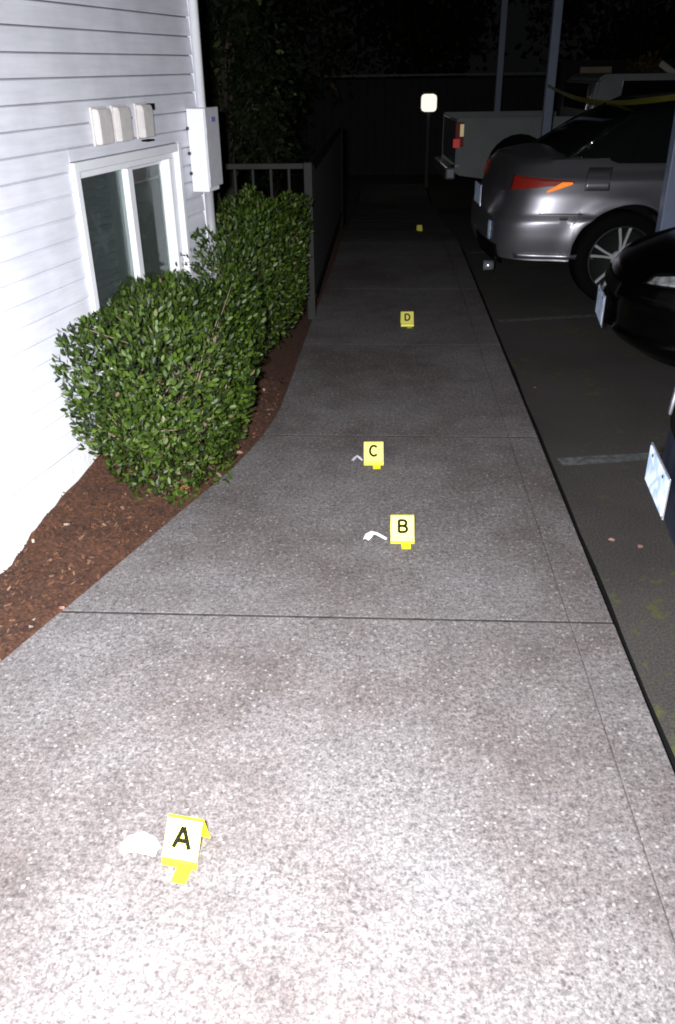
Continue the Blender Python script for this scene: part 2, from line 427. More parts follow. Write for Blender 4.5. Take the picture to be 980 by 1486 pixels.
wbox('rail', AM + .025, WA1 - .051, WZ1 - .108, WZ1 - .10, -.080, -.069, 'grey_conduit', bev=0)
wbox('room_back', WA0 - .3, WA1 + .3, WZ0 - .3, WZ1 + .3, -.60, -.56, 'interior', bev=0)
for k in range(24):
    zz = WZ1 - .05 - k * .03
    wbox('blind_slat', WA0 + .03, AM - .03, zz - .012, zz + .012, -.105, -.103, 'blind_slat', bev=0)
wbox('blind_cord', WA0 + .10, WA0 + .104, WZ0, WZ1 - .05, -.10, -.098, 'grey_conduit', bev=0)
# vent hoods
def vent(a, w, zt, zb, dep, shadow_side=False):
    V = []; pr = [(-.012, zt), (dep * .85, zt - .002), (dep, zt - .02), (dep, zb), (-.012, zb)]
    for aa in (a, a + w):
        for x, zz in pr: V.append((x, aa, zz))
    n = len(pr); Fc = [(i, (i + 1) % n, (i + 1) % n + n, i + n) for i in range(n)] + [tuple(range(n))[::-1], tuple(range(n, 2 * n))]
    o = mesh_obj('vent_hood', V, Fc, 'vent_plastic', house)
    bmx = bmesh.new(); bmx.from_mesh(o.data); bmesh.ops.recalc_face_normals(bmx, faces=bmx.faces)
    bmesh.ops.bevel(bmx, geom=list(bmx.edges), offset=.003, segments=2, affect='EDGES'); bmx.to_mesh(o.data); bmx.free()
    for q in range(0):
        s = box('louvre', (dep + .002 - q*.001, a + w / 2, zb + .018 + q * .026), (.008, w - .02, .016), 'vent_plastic', o)
    box('flange', (.006, a + w / 2, (zt + zb) / 2), (.008, w + .018, zt - zb + .012), 'vent_plastic', o, bev=.002)
    if shadow_side:
        box('vent_shadow', (.012, a + w + .03, zt - .012), (.024, .05, .026), 'near_black', o)  # dark box standing for the hood's flash shadow on the wall
        box('vent_shadow', (.02, a + w * .6, zb - .014), (.03, w * .7, .007), 'near_black', o)  # dark strip standing for shade below the hood
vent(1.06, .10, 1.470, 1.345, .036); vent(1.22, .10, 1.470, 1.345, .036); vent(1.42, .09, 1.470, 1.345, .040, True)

# electrical box beside the corner
def onwall(a, out, z): return WB + WD * a + WN * out + Vector((0, 0, z))
eb = empty('electrical_box', onwall(1.93, 0, 1.24)); eb.rotation_euler = (0, 0, -AW)
tag(eb, 'white steel utility box hung on the corner of the clapboard wall above the shrubs', 'utility box')
EZ0, EZ1 = -.175, .195
box('housing', (.046, .065, (EZ0 + EZ1) / 2), (.088, .13, EZ1 - EZ0), 'box_steel', eb, bev=.004)
box('cover', (.096, .072, (EZ0 + EZ1) / 2 + .012), (.012, .16, EZ1 - EZ0 - .02), 'box_cover', eb, bev=.003)
box('hinge', (.100, -.006, .1), (.012, .016, .04), 'box_cover', eb, bev=.002)
box('hinge', (.100, -.006, -.1), (.012, .016, .04), 'box_cover', eb, bev=.002)
box('sticker', (.1035, .08, EZ1 - .05), (.002, .05, .022), 'sticker_blue', eb)
for zz in (.11, .0, -.09): box('clip', (.004, -.006, zz), (.012, .014, .014), 'dark_metal', eb, bev=.002)
tube('conduit', [(.05, .08, EZ0), (.05, .08, EZ0 - .5)], .022, 'grey_conduit', eb, 12)
tube('conduit', [(.03, .12, EZ1 - .01), (.03, .12, 1.9)], .022, 'white_trim', eb, 12)

# ------------------------------------------------------------------ mulch bed
def wall_x(y):   # wall face x at a given y
    a = (y - WB.y) / WD.y; return WB.x + WD.x * a if a < A1 + .02 else -3.5
V = []; Fc = []; nx = 46; yy = [(-2.0 + 0.035 * i) for i in range(370)]
for j, y in enumerate(yy):
    x0 = wall_x(y) - .06; x1 = left_edge(y) + .006
    for i in range(nx):
        s = i / (nx - 1); x = x0 + (x1 - x0) * s
        bank = min(.20, max(.02, .03 + .215 * (y - 2.5))) if y < 3.4 else .19
        bank = bank * max(0, 1 - s) ** 1.1
        nn = noise.noise((x * 5, y * 5, 0)) * .022 + noise.noise((x * 16, y * 16, 3)) * .014 + noise.noise((x * 45, y * 45, 9)) * .006
        edge = min(1, (1 - s) * 7)
        V.append((x, y, -.012 + bank + (nn + .012) * edge + gz(y)))
for j in range(len(yy) - 1):
    for i in range(nx - 1): Fc.append((j * nx + i, j * nx + i + 1, (j + 1) * nx + i + 1, (j + 1) * nx + i))
bed = tag(mesh_obj('mulch_bed', V, Fc, 'bark_mulch', smooth=True), kind='structure')
bedV = np.array(V).reshape(len(yy), nx, 3)
# loose chips
V = []; Fc = []
for k in range(8000):
    j = random.randrange(70, 260); i = random.randrange(0, nx)
    p = bedV[j, i] + np.array([random.uniform(-.02, .02), random.uniform(-.02, .02), .004])
    if i > nx - 4 and random.random() < .93: continue
    l = random.uniform(.004, .013); w = l * random.uniform(.25, .6); th = random.uniform(0, 6.28); tz = random.uniform(-.5, .5)
    d = Vector((math.cos(th), math.sin(th), tz)).normalized() * l; e = Vector((-math.sin(th), math.cos(th), random.uniform(-.5, .5))).normalized() * w
    P = Vector(p); n0 = d.cross(e).normalized() * .0025
    b0 = len(V)
    for q in (P - d - e * .6, P + d * .8 - e, P + d + e * .7, P - d * .7 + e): V.append(q + n0)
    V.append(P - n0)
    Fc += [(b0, b0 + 1, b0 + 2, b0 + 3), (b0 + 1, b0, b0 + 4), (b0 + 2, b0 + 1, b0 + 4), (b0 + 3, b0 + 2, b0 + 4), (b0, b0 + 3, b0 + 4)]
ch = mesh_obj('bark_chips', V, Fc, 'bark_chip'); tag(ch, 'loose brown bark chips scattered over the planting bed beside the path', 'bark mulch', kind='stuff')

# ------------------------------------------------------------------ shrubs
def leaf_template(n=3):
    # pointed oval leaf folded along the midrib, 8 triangles
    pts = [(0, 0, 0), (.28, .17, .05), (.62, .20, .05), (1, 0, -.03), (.62, -.20, .05), (.28, -.17, .05), (.45, 0, -.01)]
    fc = [(0, 6, 1), (1, 6, 2), (2, 6, 3), (3, 6, 4), (4, 6, 5), (5, 6, 0)]
    return np.array(pts), fc
LT, LF = leaf_template()
def leaves_mesh(P, D, N, S):
    """P positions, D leaf directions, N normals, S lengths -> verts, faces"""
    D = D / np.linalg.norm(D, axis=1)[:, None]; B = np.cross(N, D); B /= np.linalg.norm(B, axis=1)[:, None] + 1e-9
    N2 = np.cross(D, B)
    V = P[:, None, :] + S[:, None, None] * (LT[None, :, 0, None] * D[:, None, :] + LT[None, :, 1, None] * B[:, None, :] * 1.15 + LT[None, :, 2, None] * N2[:, None, :])
    n = len(P); F_ = np.array(LF)[None] + (np.arange(n) * len(LT))[:, None, None]
    return V.reshape(-1, 3), F_.reshape(-1, 3)
def fast_mesh(name, V, F_, mat, parent=None):
    me = bpy.data.meshes.new(name); nf = len(F_)
    me.vertices.add(len(V)); me.vertices.foreach_set('co', V.astype(np.float32).ravel())
    me.loops.add(nf * 3); me.loops.foreach_set('vertex_index', F_.astype(np.int32).ravel())
    me.polygons.add(nf); me.polygons.foreach_set('loop_start', np.arange(0, nf * 3, 3, dtype=np.int32))
    me.update(calc_edges=True); me.materials.append(MATS[mat])
    o = bpy.data.objects.new(name, me); col.objects.link(o)
    if parent: o.parent = parent
    return o
def blob(c, h, n, exps=3.2, lump=.09, seed=0, shell=.35, lowtaper=.35):
    """points & outward normals filling the outer shell of a clipped, lumpy box-like volume"""
    g = np.random.default_rng(seed)
    d = g.normal(size=(n, 3)); d /= np.linalg.norm(d, axis=1)[:, None]
    rr = (np.sum(np.abs(d) ** exps, axis=1)) ** (-1 / exps)
    lum = np.array([1 + lump * 1.6 * noise.noise(Vector(q) * 2.3 + Vector((seed, 0, 0))) + lump * noise.noise(Vector(q) * 6 + Vector((0, seed, 0))) for q in d])
    dep = 1 - shell * g.random(n) ** 2.2
    p = d * (rr * lum * dep)[:, None]
    t_ = np.clip((p[:, 2] + 1) / 2, 0, 1); sc = 1 - lowtaper * (1 - t_) ** 1.6
    p[:, 0] *= sc; p[:, 1] *= sc
    return np.array(c) + p * np.array(h), d / np.array(h) / np.linalg.norm(d / np.array(h), axis=1)[:, None]
def shrub(label, c, h, n, size, nind, seed, rz=0.0, exps=3.2, mat='shrub_leaf', trunks=9, thin_low=0.45, lump=.09, name='shrub', cat='shrub', stemz=0.05, lowtaper=.35):
    root = empty(name, (c[0], c[1], stemz), rz); tag(root, label, cat)
    cl = (0, 0, c[2] - stemz)
    P, N = blob(cl, h, n, exps, lump, seed=seed, lowtaper=lowtaper, shell=.5)
    g = np.random.default_rng(seed + 9)
    zrel = (P[:, 2] - cl[2]) / h[2]
    keep = g.random(n) < np.clip(1 - thin_low * np.clip(-zrel - .1, 0, 1) * 1.6, .1, 1)
    P, N = P[keep], N[keep]; n = len(P)
    D = N * .5 + g.normal(size=(n, 3)) * .55 + np.array([0, 0, .55])
    NN = N + g.normal(size=(n, 3)) * .45 + np.array([0, 0, .2])
    S = size * (.65 + .6 * g.random(n))
    # the leaves that show largest (facing the viewer's side) are single parts
    wp = P @ np.array([[math.cos(rz), math.sin(rz), 0], [-math.sin(rz), math.cos(rz), 0], [0, 0, 1]]) + np.array([c[0], c[1], stemz])
    dist = np.linalg.norm(wp - np.array([0, 0, EYE]), axis=1); rad = np.abs(P - np.array(cl)) / np.array(h)
    score = dist - .35 * np.max(rad, axis=1)
    order = np.argsort(score); ind = order[:nind]; rest = order[nind:]
    V, F_ = leaves_mesh(P[rest], D[rest], NN[rest], S[rest])
    f = fast_mesh('foliage', V, F_, mat, root); f['kind'] = 'stuff'
    if nind:
        lm = bpy.data.meshes.new('leaf'); lm.from_pydata([(x, y * 1.15, z_) for x, y, z_ in LT.tolist()], [], LF); lm.materials.append(MATS[mat]); lm.update()
        for k in ind:
            d_ = Vector(D[k]).normalized(); b_ = Vector(NN[k]).cross(d_).normalized(); n2 = d_.cross(b_)
            o = bpy.data.objects.new('leaf', lm); col.objects.link(o); o.parent = root
            M = Matrix((( d_.x, b_.x, n2.x, P[k][0]), (d_.y, b_.y, n2.y, P[k][1]), (d_.z, b_.z, n2.z, P[k][2]), (0, 0, 0, 1)))
            o.matrix_local = M @ Matrix.Diagonal((S[k], S[k], S[k], 1))
    # stems
    prt = []
    for k in range(trunks):
        a = g.random() * 6.28; r0 = g.random() * .12
        base = Vector((math.cos(a) * r0 * h[0] * 2, math.sin(a) * r0 * h[1] * 2, -.02))
        tip = Vector(P[g.integers(0, n)]) * .92
        mid = base.lerp(tip, .45) + Vector((g.normal() * .03, g.normal() * .03, .04))
        prt.append(tube_data([base, mid, tip], [.009, .006, .0025], 5))
        for q in range(6):
            t2 = Vector(P[g.integers(0, n)]); s0 = mid.lerp(tip, g.random() * .6)
            if (t2 - s0).length < max(h) * 1.1: prt.append(tube_data([s0, s0.lerp(t2, .5) + Vector((0, 0, .015)), t2], [.004, .0028, .0015], 4))
    V, Fc = merge(prt); mesh_obj('stems', V, Fc, 'twig', root, True)
    return root
shrub('dense clipped shrub with glossy leaves nearest the camera, in front of the house window', (-.872, 3.26, .385), (.315, .53, .42), 20500, .0275, 290, 3, R(-10), stemz=.04, lowtaper=.45, exps=4.2, trunks=18, lump=.12, thin_low=.6)
shrub('dark clipped shrub behind the front one, between the utility box and the railing post', (-.765, 4.95, .50), (.275, .88, .40), 26000, .0285, 120, 5, R(-3), stemz=.10, exps=4, thin_low=.75, lowtaper=.28, trunks=20, lump=.11)

# tall dark tree beyond the house corner
def tree(label, x, y, zc, h, n, size, seed, mat='tree_leaf', th=.06, name='tree', cat='tree', z0=None):
    z0 = gz(y) - .1 if z0 is None else z0
    root = empty(name, (x, y, z0)); tag(root, label, cat)
    g = np.random.default_rng(seed)
    Ps = []; Ns = []; prt = [tube_data([(0, 0, 0), (.05, 0, (zc - z0) * .5), (0, .05, zc - z0 + h[2] * .5)], [th, th * .8, th * .3], 8)]
    for k in range(26):
        d = g.normal(size=3); d /= np.linalg.norm(d); q = d * g.random() ** .4 * .8 * np.array(h); cc = (q[0], q[1], zc - z0 + q[2])
        p, nn = blob(cc, tuple(np.array(h) * (.22 + .14 * g.random())), n // 26, 2.0, .2, seed + k, .8, .1); Ps.append(p); Ns.append(nn)
        prt.append(tube_data([(0, 0, max(.2, (zc - z0) * (.3 + .4 * g.random()))), tuple(np.array(cc) * np.array([.5, .5, .85])), cc], [th * .4, th * .25, th * .08], 5))
    P = np.concatenate(Ps); N = np.concatenate(Ns); m_ = len(P)
    V, F_ = leaves_mesh(P, N * .3 + g.normal(size=(m_, 3)) * .7 + np.array([0, 0, -.2]), N + g.normal(size=(m_, 3)) * .6, size * (.6 + .7 * g.random(m_)))
    f = fast_mesh('crown', V, F_, mat, root); f['kind'] = 'stuff'
    V, Fc = merge(prt); mesh_obj('trunk', V, Fc, 'bark', root, True)
tree('tall dark leafy tree standing just behind the house corner above the railing', -1.55, 8.6, 1.75, (.80, .9, 1.55), 9000, .07, 11)
tree('dark tree at the left rear between the leafy tree and the far fence', -1.9, 15.5, 2.2, (1.3, 1.5, 2.2), 5000, .14, 21, th=.1)
tree('dark tree rising beyond the far fence over the end of the path', 1.0, 26, 3.0, (3.2, 2, 2.6), 6000, .22, 31, th=.16)
tree('dark tree rising beyond the white pickup truck', 6.5, 25, 3.2, (3.0, 2, 2.8), 6000, .22, 41, th=.16)

# ------------------------------------------------------------------ railing behind the shrubs
rail = empty('railing', (-.52, 5.97, 0)); tag(rail, 'dark metal railing with thin balusters behind the rear shrub', 'railing')
def rbox(name, c, s): return box(name, c, s, 'rail_metal' if c[1] < .1 else 'rail_shaded', rail, bev=.004)
rbox('post', (0, 0, .51), (.055, .055, 1.06))
rbox('top_rail', (-.66, 0, 1.018), (1.26, .035, .035)); rbox('bottom_rail', (-.66, 0, .16), (1.26, .03, .03))
for k in range(10): rbox('baluster', (-.13 - k * .122, 0, .59), (.018, .018, .82))
rbox('top_rail', (.02, 1.95, 1.0), (.035, 3.8, .035)); rbox('bottom_rail', (.02, 1.95, .14), (.03, 3.8, .03))
for k in range(30): rbox('baluster', (.02, .14 + k * .125, .58), (.018, .018, .82))
rbox('post', (.02, 3.9, .5), (.055, .055, 1.04))

# ------------------------------------------------------------------ evidence markers
def letter_obj(ch, H_, hw, parent):
    """block capital drawn with constant-width strokes, centred on the origin in the x-y plane"""
    def arc(cx, cy, rx, ry, a0, a1, n=12): return [(cx + rx * math.cos(R(a0 + (a1 - a0) * i / n)), cy + ry * math.sin(R(a0 + (a1 - a0) * i / n))) for i in range(n + 1)]
    S = {'A': [[(-.40, -.5), (-.01, .5)], [(.01, .5), (.40, -.5)], [(-.25, -.14), (.25, -.14)]],
         'B': [[(-.28, -.5), (-.28, .5)], [(-.28, .47), (.04, .47)] + arc(.06, .245, .24, .225, 90, -90) + [(-.28, .02)], [(-.28, .02), (.06, .02)] + arc(.08, -.235, .27, .235, 80, -90) + [(-.28, -.47)]],
         'C': [arc(.02, 0, .37, .49, 42, 318, 20)],
         'D': [[(-.30, -.5), (-.30, .5)], [(-.30, .47), (-.02, .47)] + arc(-.02, 0, .36, .47, 90, -90, 16) + [(-.30, -.47)]]}[ch]
    V = []; Fc = []
    for k, line in enumerate(S):
        P = [Vector((x * H_, y * H_, .0004 + k * .0003)) for x, y in line]; b0 = len(V)
        for i, p in enumerate(P):
            d = (P[min(i + 1, len(P) - 1)] - P[max(i - 1, 0)]).normalized(); q = Vector((-d.y, d.x, 0)) * hw
            V += [p - q, p + q]
            if i: a = b0 + 2 * i; Fc.append((a - 2, a, a + 1, a - 1))
    return mesh_obj('letter', V, Fc, 'marker_ink', parent)
def marker(letter, x, y, rz, label, w=.088, tilt=52, lay=.0, s=1.0, tabx=.012):
    root = empty('evidence_marker', (x, y, gz(y) + .001), rz); tag(root, label, 'evidence marker', 'yellow evidence markers along the path')
    root.scale = (s, s, s)
    th = .0016; H_ = .090; ti = R(tilt)
    dy, dz = math.cos(ti), math.sin(ti); zb = .016
    top = (dy * H_, zb + dz * H_)
    def sheet_(name, prof, x0, x1, mat):
        V = []; n = len(prof)
        for xx in (x0, x1):
            for (a, b_) in prof: V.append((xx, a, b_))
        o = mesh_obj(name, V, [(i, i + 1, i + 1 + n, i + n) for i in range(n - 1)], mat, root)
        mo = o.modifiers.new('thick', 'SOLIDIFY'); mo.thickness = th; mo.offset = 0
        return o
    sheet_('face', [(.0005, zb + .003), (top[0], top[1])], -w / 2, w / 2, 'pale_face')
    sheet_('back_leg', [(top[0] + .0008, top[1] + .0012), (top[0] + .006, top[1] + .001), (top[0] + .030, .0015)], -w / 2, w / 2, 'yellow_plastic')
    sheet_('front_lip', [(0, zb + .002), (-.004, zb - .004), (-.0065, .0015)], -w / 2, w / 2, 'yellow_plastic')
    sheet_('foot_tab', [(-.0085, .003), (-.022, .0026), (-.046, .0022)], tabx - .016, tabx + .018, 'yellow_plastic')
    if letter:
        o = letter_obj(letter, .048, .0052, root)
        o.rotation_euler = (ti, 0, 0); k = .56
        o.location = (0, dy * H_ * k - dz * .0022, zb + dz * H_ * k + dy * .0022)
    return root
marker('A', -.445, 1.265, R(-9), 'yellow marker with the letter A on the bright pavement closest to the camera', w=.084)
marker('B', .083, 2.735, R(1), 'yellow marker with the letter B, beside a white folded scrap in the middle slab')
marker('C', -.036, 3.435, R(2), 'yellow marker with the letter C just below the second crosswise joint')
marker('D', .165, 5.72, R(2), 'dim yellow marker with a blurred dark letter on the shaded far part of the path')
marker('', .40, 9.95, R(8), 'tiny barely lit marker far down the dark path near the grey car', s=.65)

def scrap(x, y, pts, w, mat, label, rz=0):
    V = []; Fc = []
    for i, (a, b_, c_) in enumerate(pts):
        d = Vector(pts[min(i + 1, len(pts) - 1)]) - Vector(pts[max(i - 1, 0)]); p = Vector((-d.y, d.x, 0)).normalized()
        ww = w[i] if isinstance(w, (list, tuple)) else w
        for s in (-1, -.3, .3, 1):
            q = Vector((a, b_, c_)) + p * ww * s; V.append((q.x, q.y, q.z + (.004 if abs(s) < .5 else 0) + random.uniform(0, .003)))
    for i in range(len(pts) - 1):
        for k in range(3): Fc.append((4 * i + k, 4 * i + k + 1, 4 * i + 5 + k, 4 * i + 4 + k))
    o = mesh_obj('paper_scrap', V, Fc, mat, None, False); o.location = (x, y, .002); o.rotation_euler[2] = rz
    mo = o.modifiers.new('thick', 'SOLIDIFY'); mo.thickness = .0015; mo.offset = 1
    o.scale = (1.1, 1.1, 1.1); tag(o, label, 'paper scrap'); return o
scrap(-.545, 1.305, [(-.045, .0, 0), (-.03, .004, .008), (-.005, .006, .014), (.02, .0, .010), (.036, -.006, 0)], [.012, .022, .026, .022, .012], 'white_paper', 'overexposed white crumpled scrap left of the marker with letter A')
scrap(-.012, 2.775, [(-.040, -.026, .002), (-.030, -.010, .012), (-.018, .006, .014), (-.002, .004, .010), (.018, -.008, .006), (.032, -.016, .001)], [.011, .014, .012, .008, .007, .005], 'white_paper', 'bent white scrap lying left of the marker with letter B')
scrap(-.098, 3.485, [(-.034, -.016, .001), (-.024, .002, .008), (-.014, .012, .012), (-.002, .0, .008), (.010, -.012, .002)], [.006, .007, .007, .006, .005], 'grey_paper', 'small greyish bent scrap left of the marker with letter C')

# fallen leaves
lm = {}
def fallen(x, y, s, mat, label, z=None, rz=0.):
    V = [(a * s - s / 2, b_ * s * 1.5, c_ * s + .004) for a, b_, c_ in LT.tolist()]
    o = mesh_obj('fallen_leaf', V, LF, mat); o.location = (x, y, (gz(y) if z is None else z) + .003); o.rotation_euler = (.15, .1, rz)
    mo = o.modifiers.new('thick', 'SOLIDIFY'); mo.thickness = .001
    tag(o, label, 'fallen leaf')
fallen(-.83, 3.10, .045, 'fallen_orange', 'orange fallen leaf on the mulch at the foot of the front shrub', z=.035, rz=.5)
fallen(-.86, 3.09, .03, 'fallen_pink', 'pale curled leaf beside the orange one on the mulch', z=.035, rz=1.8)
fallen(-.66, 3.50, .035, 'fallen_pink', 'pale fallen leaf on the bed edge right of the front shrub', z=.02, rz=.2)
fallen(-1.06, 2.24, .03, 'fallen_pink', 'pale fallen leaf where the crosswise joint meets the mulch', z=.012, rz=2.4)
fallen(1.03, 2.90, .035, 'fallen_pink', 'small pinkish leaf on the asphalt below the blue vehicle plate', z=LOT, rz=.9)
fallen(.90, 4.75, .028, 'fallen_pink', 'small leaf on the asphalt near the kerb between the two stall lines', z=LOT, rz=2.0)
fallen(.93, 2.95, .03, 'fallen_pink', 'small leaf on the asphalt beside mossy specks near the kerb', z=LOT, rz=.1)

# ------------------------------------------------------------------ vehicles
def interp(tab, x):
    if x <= tab[0][0]: return tab[0][1]
    for (a, b_), (c, d) in zip(tab, tab[1:]):
        if x <= c:
            s = (x - a) / (c - a); s = s * s * (3 - 2 * s) * .35 + s * .65; return b_ + (d - b_) * s
    return tab[-1][1]
class Car:
    def __init__(s, **k): s.__dict__.update(k)
    def plan(s, step=.016):
        pts = []
        for i in range(4001):
            th = math.pi * i / 4000; c, sn = -math.cos(th), math.sin(th)
            pts.append((math.copysign(abs(c) ** (2 / s.n), c), abs(sn) ** (2 / s.n)))
        acc = [0.0]
        for a, b_ in zip(pts, pts[1:]): acc.append(acc[-1] + math.hypot((b_[0] - a[0]) * s.L / 2, (b_[1] - a[1]) * s.W / 2))
        n = max(2, int(acc[-1] / step)); u = np.linspace(0, acc[-1], n + 1)
        return list(zip(np.interp(u, acc, [p[0] for p in pts]).tolist(), np.interp(u, acc, [p[1] for p in pts]).tolist()))
    def pt(s, p, z, off=0.0, side=-1):
        nx = (p[0] + 1) / 2; x0 = interp(s.end0, z); x1 = s.L - interp(s.end1, z)
        bow = s.bow * p[1] ** 2 * max(0, 1 - nx * 2)
        x = x0 + (x1 - x0) * nx + bow
        w = s.W / 2 * interp(s.side, z)
        y = w * p[1]
        if p[1] > .8:
            for xw in s.wheels:
                r = math.hypot(x - xw, z - s.rw)
                y += .022 * math.exp(-((r - s.ra) / .07) ** 2) * (1 if r > s.ra - .02 else 0)
        if off:
            nx_, ny_ = (p[0] if abs(p[0]) > .96 else 0) * 1.0, p[1]
            l = math.hypot(nx_, ny_) or 1; x += off * nx_ / l; y += off * ny_ / l
        return Vector((x, y * side, z))
    def build(s, root, paintm):
        P = s.plan(); rows = 26; V = []; n = len(P)
        for side in (-1, 1):
            for p in P:
                xx = s.pt(p, .5).x; zb = s.zb
                if p[1] > .8:
                    for xw in s.wheels:
                        d = s.ra ** 2 - (xx - xw) ** 2
                        if d > 0: zb = max(zb, s.rw + math.sqrt(d))
                zt = interp(s.top, xx)
                for r in range(rows + 1):
                    zz = zb + (zt - zb) * r / rows
                    V.append(s.pt(p, zz, side=side))
        Fc = []; m_ = rows + 1
        for sd in (0, 1):
            o = sd * n * m_
            for i in range(n - 1):
                for r in range(rows):
                    q = (o + i * m_ + r, o + (i + 1) * m_ + r, o + (i + 1) * m_ + r + 1, o + i * m_ + r + 1)
                    Fc.append(q if sd else q[::-1])
        # deck between the two shoulders, crowned
        K = 8; idx = []
        for i in range(n):
            a = V[i * m_ + rows]; b_ = V[n * m_ + i * m_ + rows]; row = [i * m_ + rows]
            for k in range(1, K):
                f_ = k / K; q = a.lerp(b_, f_); q.z += s.crown * (1 - (2 * f_ - 1) ** 2) * min(1, abs(b_.y - a.y) / s.W * 1.2); row.append(len(V)); V.append(q)
            row.append(n * m_ + i * m_ + rows); idx.append(row)
        for i in range(n - 1):
            for k in range(K): Fc.append((idx[i][k], idx[i][k + 1], idx[i + 1][k + 1], idx[i + 1][k]))
        # underside
        for i in range(n - 1): Fc.append((i * m_, n * m_ + i * m_, n * m_ + (i + 1) * m_, (i + 1) * m_))
        bm = bmesh.new(); 
        vv = [bm.verts.new(v) for v in V]
        for f in Fc:
            try: bm.faces.new([vv[i] for i in dict.fromkeys(f)])
            except ValueError: pass
        bmesh.ops.remove_doubles(bm, verts=bm.verts, dist=.0006); bmesh.ops.recalc_face_normals(bm, faces=bm.faces)
        o = bm_obj('body', bm, paintm, root, True)
        try:
            o.data.set_sharp_from_angle(angle=R(40))
        except Exception: pass
        return o
    def patch(s, name, root, mat, us, zf, side=-1, off=.006, nu=14, nv=6, thick=.008):
        """piece of trim following the body: us = (u0,u1) arc position in metres from the path-end centre, zf(u)->(z0,z1)"""
        P = s.plan(.004); u0, u1 = us; V = []
        for i in range(nu + 1):
            f = i / nu; u = u0 + (u1 - u0) * f; k = min(len(P) - 1, max(0, int(u / .004))); z0, z1 = zf(f)
            for j in range(nv + 1): V.append(s.pt(P[k], z0 + (z1 - z0) * j / nv, off, side))
        m_ = nv + 1
        Fc = [(i * m_ + j, (i + 1) * m_ + j, (i + 1) * m_ + j + 1, i * m_ + j + 1) for i in range(nu) for j in range(nv)]
        o = mesh_obj(name, V, Fc, mat, root, True); mo = o.modifiers.new('thick', 'SOLIDIFY'); mo.thickness = thick; mo.offset = 0
        return o
def arr_u(car, x, side_z=.5):
    P = car.plan(.004); best = min(range(len(P)), key=lambda i: abs(car.pt(P[i], side_z).x - x) if P[i][1] > .0 and i > 0 else 9)
    return best * .004
def wheel(root, x, y, r, w, side, rim_r, spokes=5, dark=False):
    wr = empty('wheel', (x, y, r)); wr.parent = root
    def lathe(name, prof, mat, n=48):
        V = []; Fc = []; m_ = len(prof)
        for i in range(n):
            th = 2 * math.pi * i / n
            for (rad, yy_) in prof: V.append((rad * math.cos(th), yy_ * side, rad * math.sin(th)))
        for i in range(n):
            for j in range(m_ - 1):
                Fc.append((i * m_ + j, ((i + 1) % n) * m_ + j, ((i + 1) % n) * m_ + j + 1, i * m_ + j + 1))
        return mesh_obj(name, V, Fc, mat, wr, True)
    h = w / 2
    lathe('tyre', [(rim_r, -h), (rim_r + .02, -h), (r - .02, -h * .98), (r, -h * .75), (r, h * .75), (r - .02, h * .98), (r - .05, h * 1.03), (rim_r + .012, h), (rim_r, h * .9), (rim_r, -h)], 'black_rubber')
    lathe('rim', [(rim_r + .003, h * .93), (rim_r - .006, h * .98), (rim_r - .016, h * .9), (rim_r - .02, h * .2), (rim_r - .03, -h * .4), (0.0, -h * .45)], 'dark_metal' if not dark else 'dark_plastic')
    lathe('rim_lip', [(rim_r + .001, h * .95), (rim_r - .004, h * 1.0), (rim_r - .010, h * .95)], 'dark_metal')
    lathe('hub_cap', [(.0, h * .80), (.03, h * .79), (.036, h * .74), (.055, h * .68), (.06, h * .3)], 'alloy', 20)
    V = []; Fc = []
    for k in range(spokes):
        base = 2 * math.pi * k / spokes + .31
        for dlt in (-.17, .17):
            th0, th1 = base + dlt * .55, base + dlt
            o = len(V)
            for (rad, th, hw, yy_) in ((.040, th0, .010, h * .70), (rim_r * .55, (th0 + th1) / 2, .009, h * .82), (rim_r - .008, th1, .011, h * .93)):
                c = Vector((math.cos(th), 0, math.sin(th))) * rad; p = Vector((-math.sin(th), 0, math.cos(th)))
                for (a, b_) in ((-1, 0), (-.55, .006), (.55, .006), (1, 0), (.9, -.02), (-.9, -.02)):
                    q = c + p * hw * a; q.y = (yy_ + b_) * side; V.append(q)
            for j in range(2):
                for i in range(6): Fc.append((o + j * 6 + i, o + j * 6 + (i + 1) % 6, o + (j + 1) * 6 + (i + 1) % 6, o + (j + 1) * 6 + i))
    for k in range(spokes * 2):
        mesh_obj('spoke', V[k * 18:(k + 1) * 18], [tuple(i - k * 18 for i in f) for f in Fc[k * 12:(k + 1) * 12]], 'alloy' if not dark else 'dark_metal', wr)
    return wr
def wells(root, car):
    for xw in car.wheels:
        for sd in (-1, 1):
            V = []; Fc = []; n = 20; yo = car.W / 2 * .965 * sd; yi = (car.W / 2 - .32) * sd
            for i in range(n + 1):
                th = math.pi * i / n; ra = car.ra + .004
                for yq in (yo, yi): V.append((xw + ra * math.cos(th), yq, car.rw + ra * math.sin(th)))
                if i: Fc.append((2 * i - 2, 2 * i, 2 * i + 1, 2 * i - 1))
            Fc.append(tuple(range(1, 2 * n + 2, 2)))
            mesh_obj('wheel_well', V, Fc, 'near_black', root)
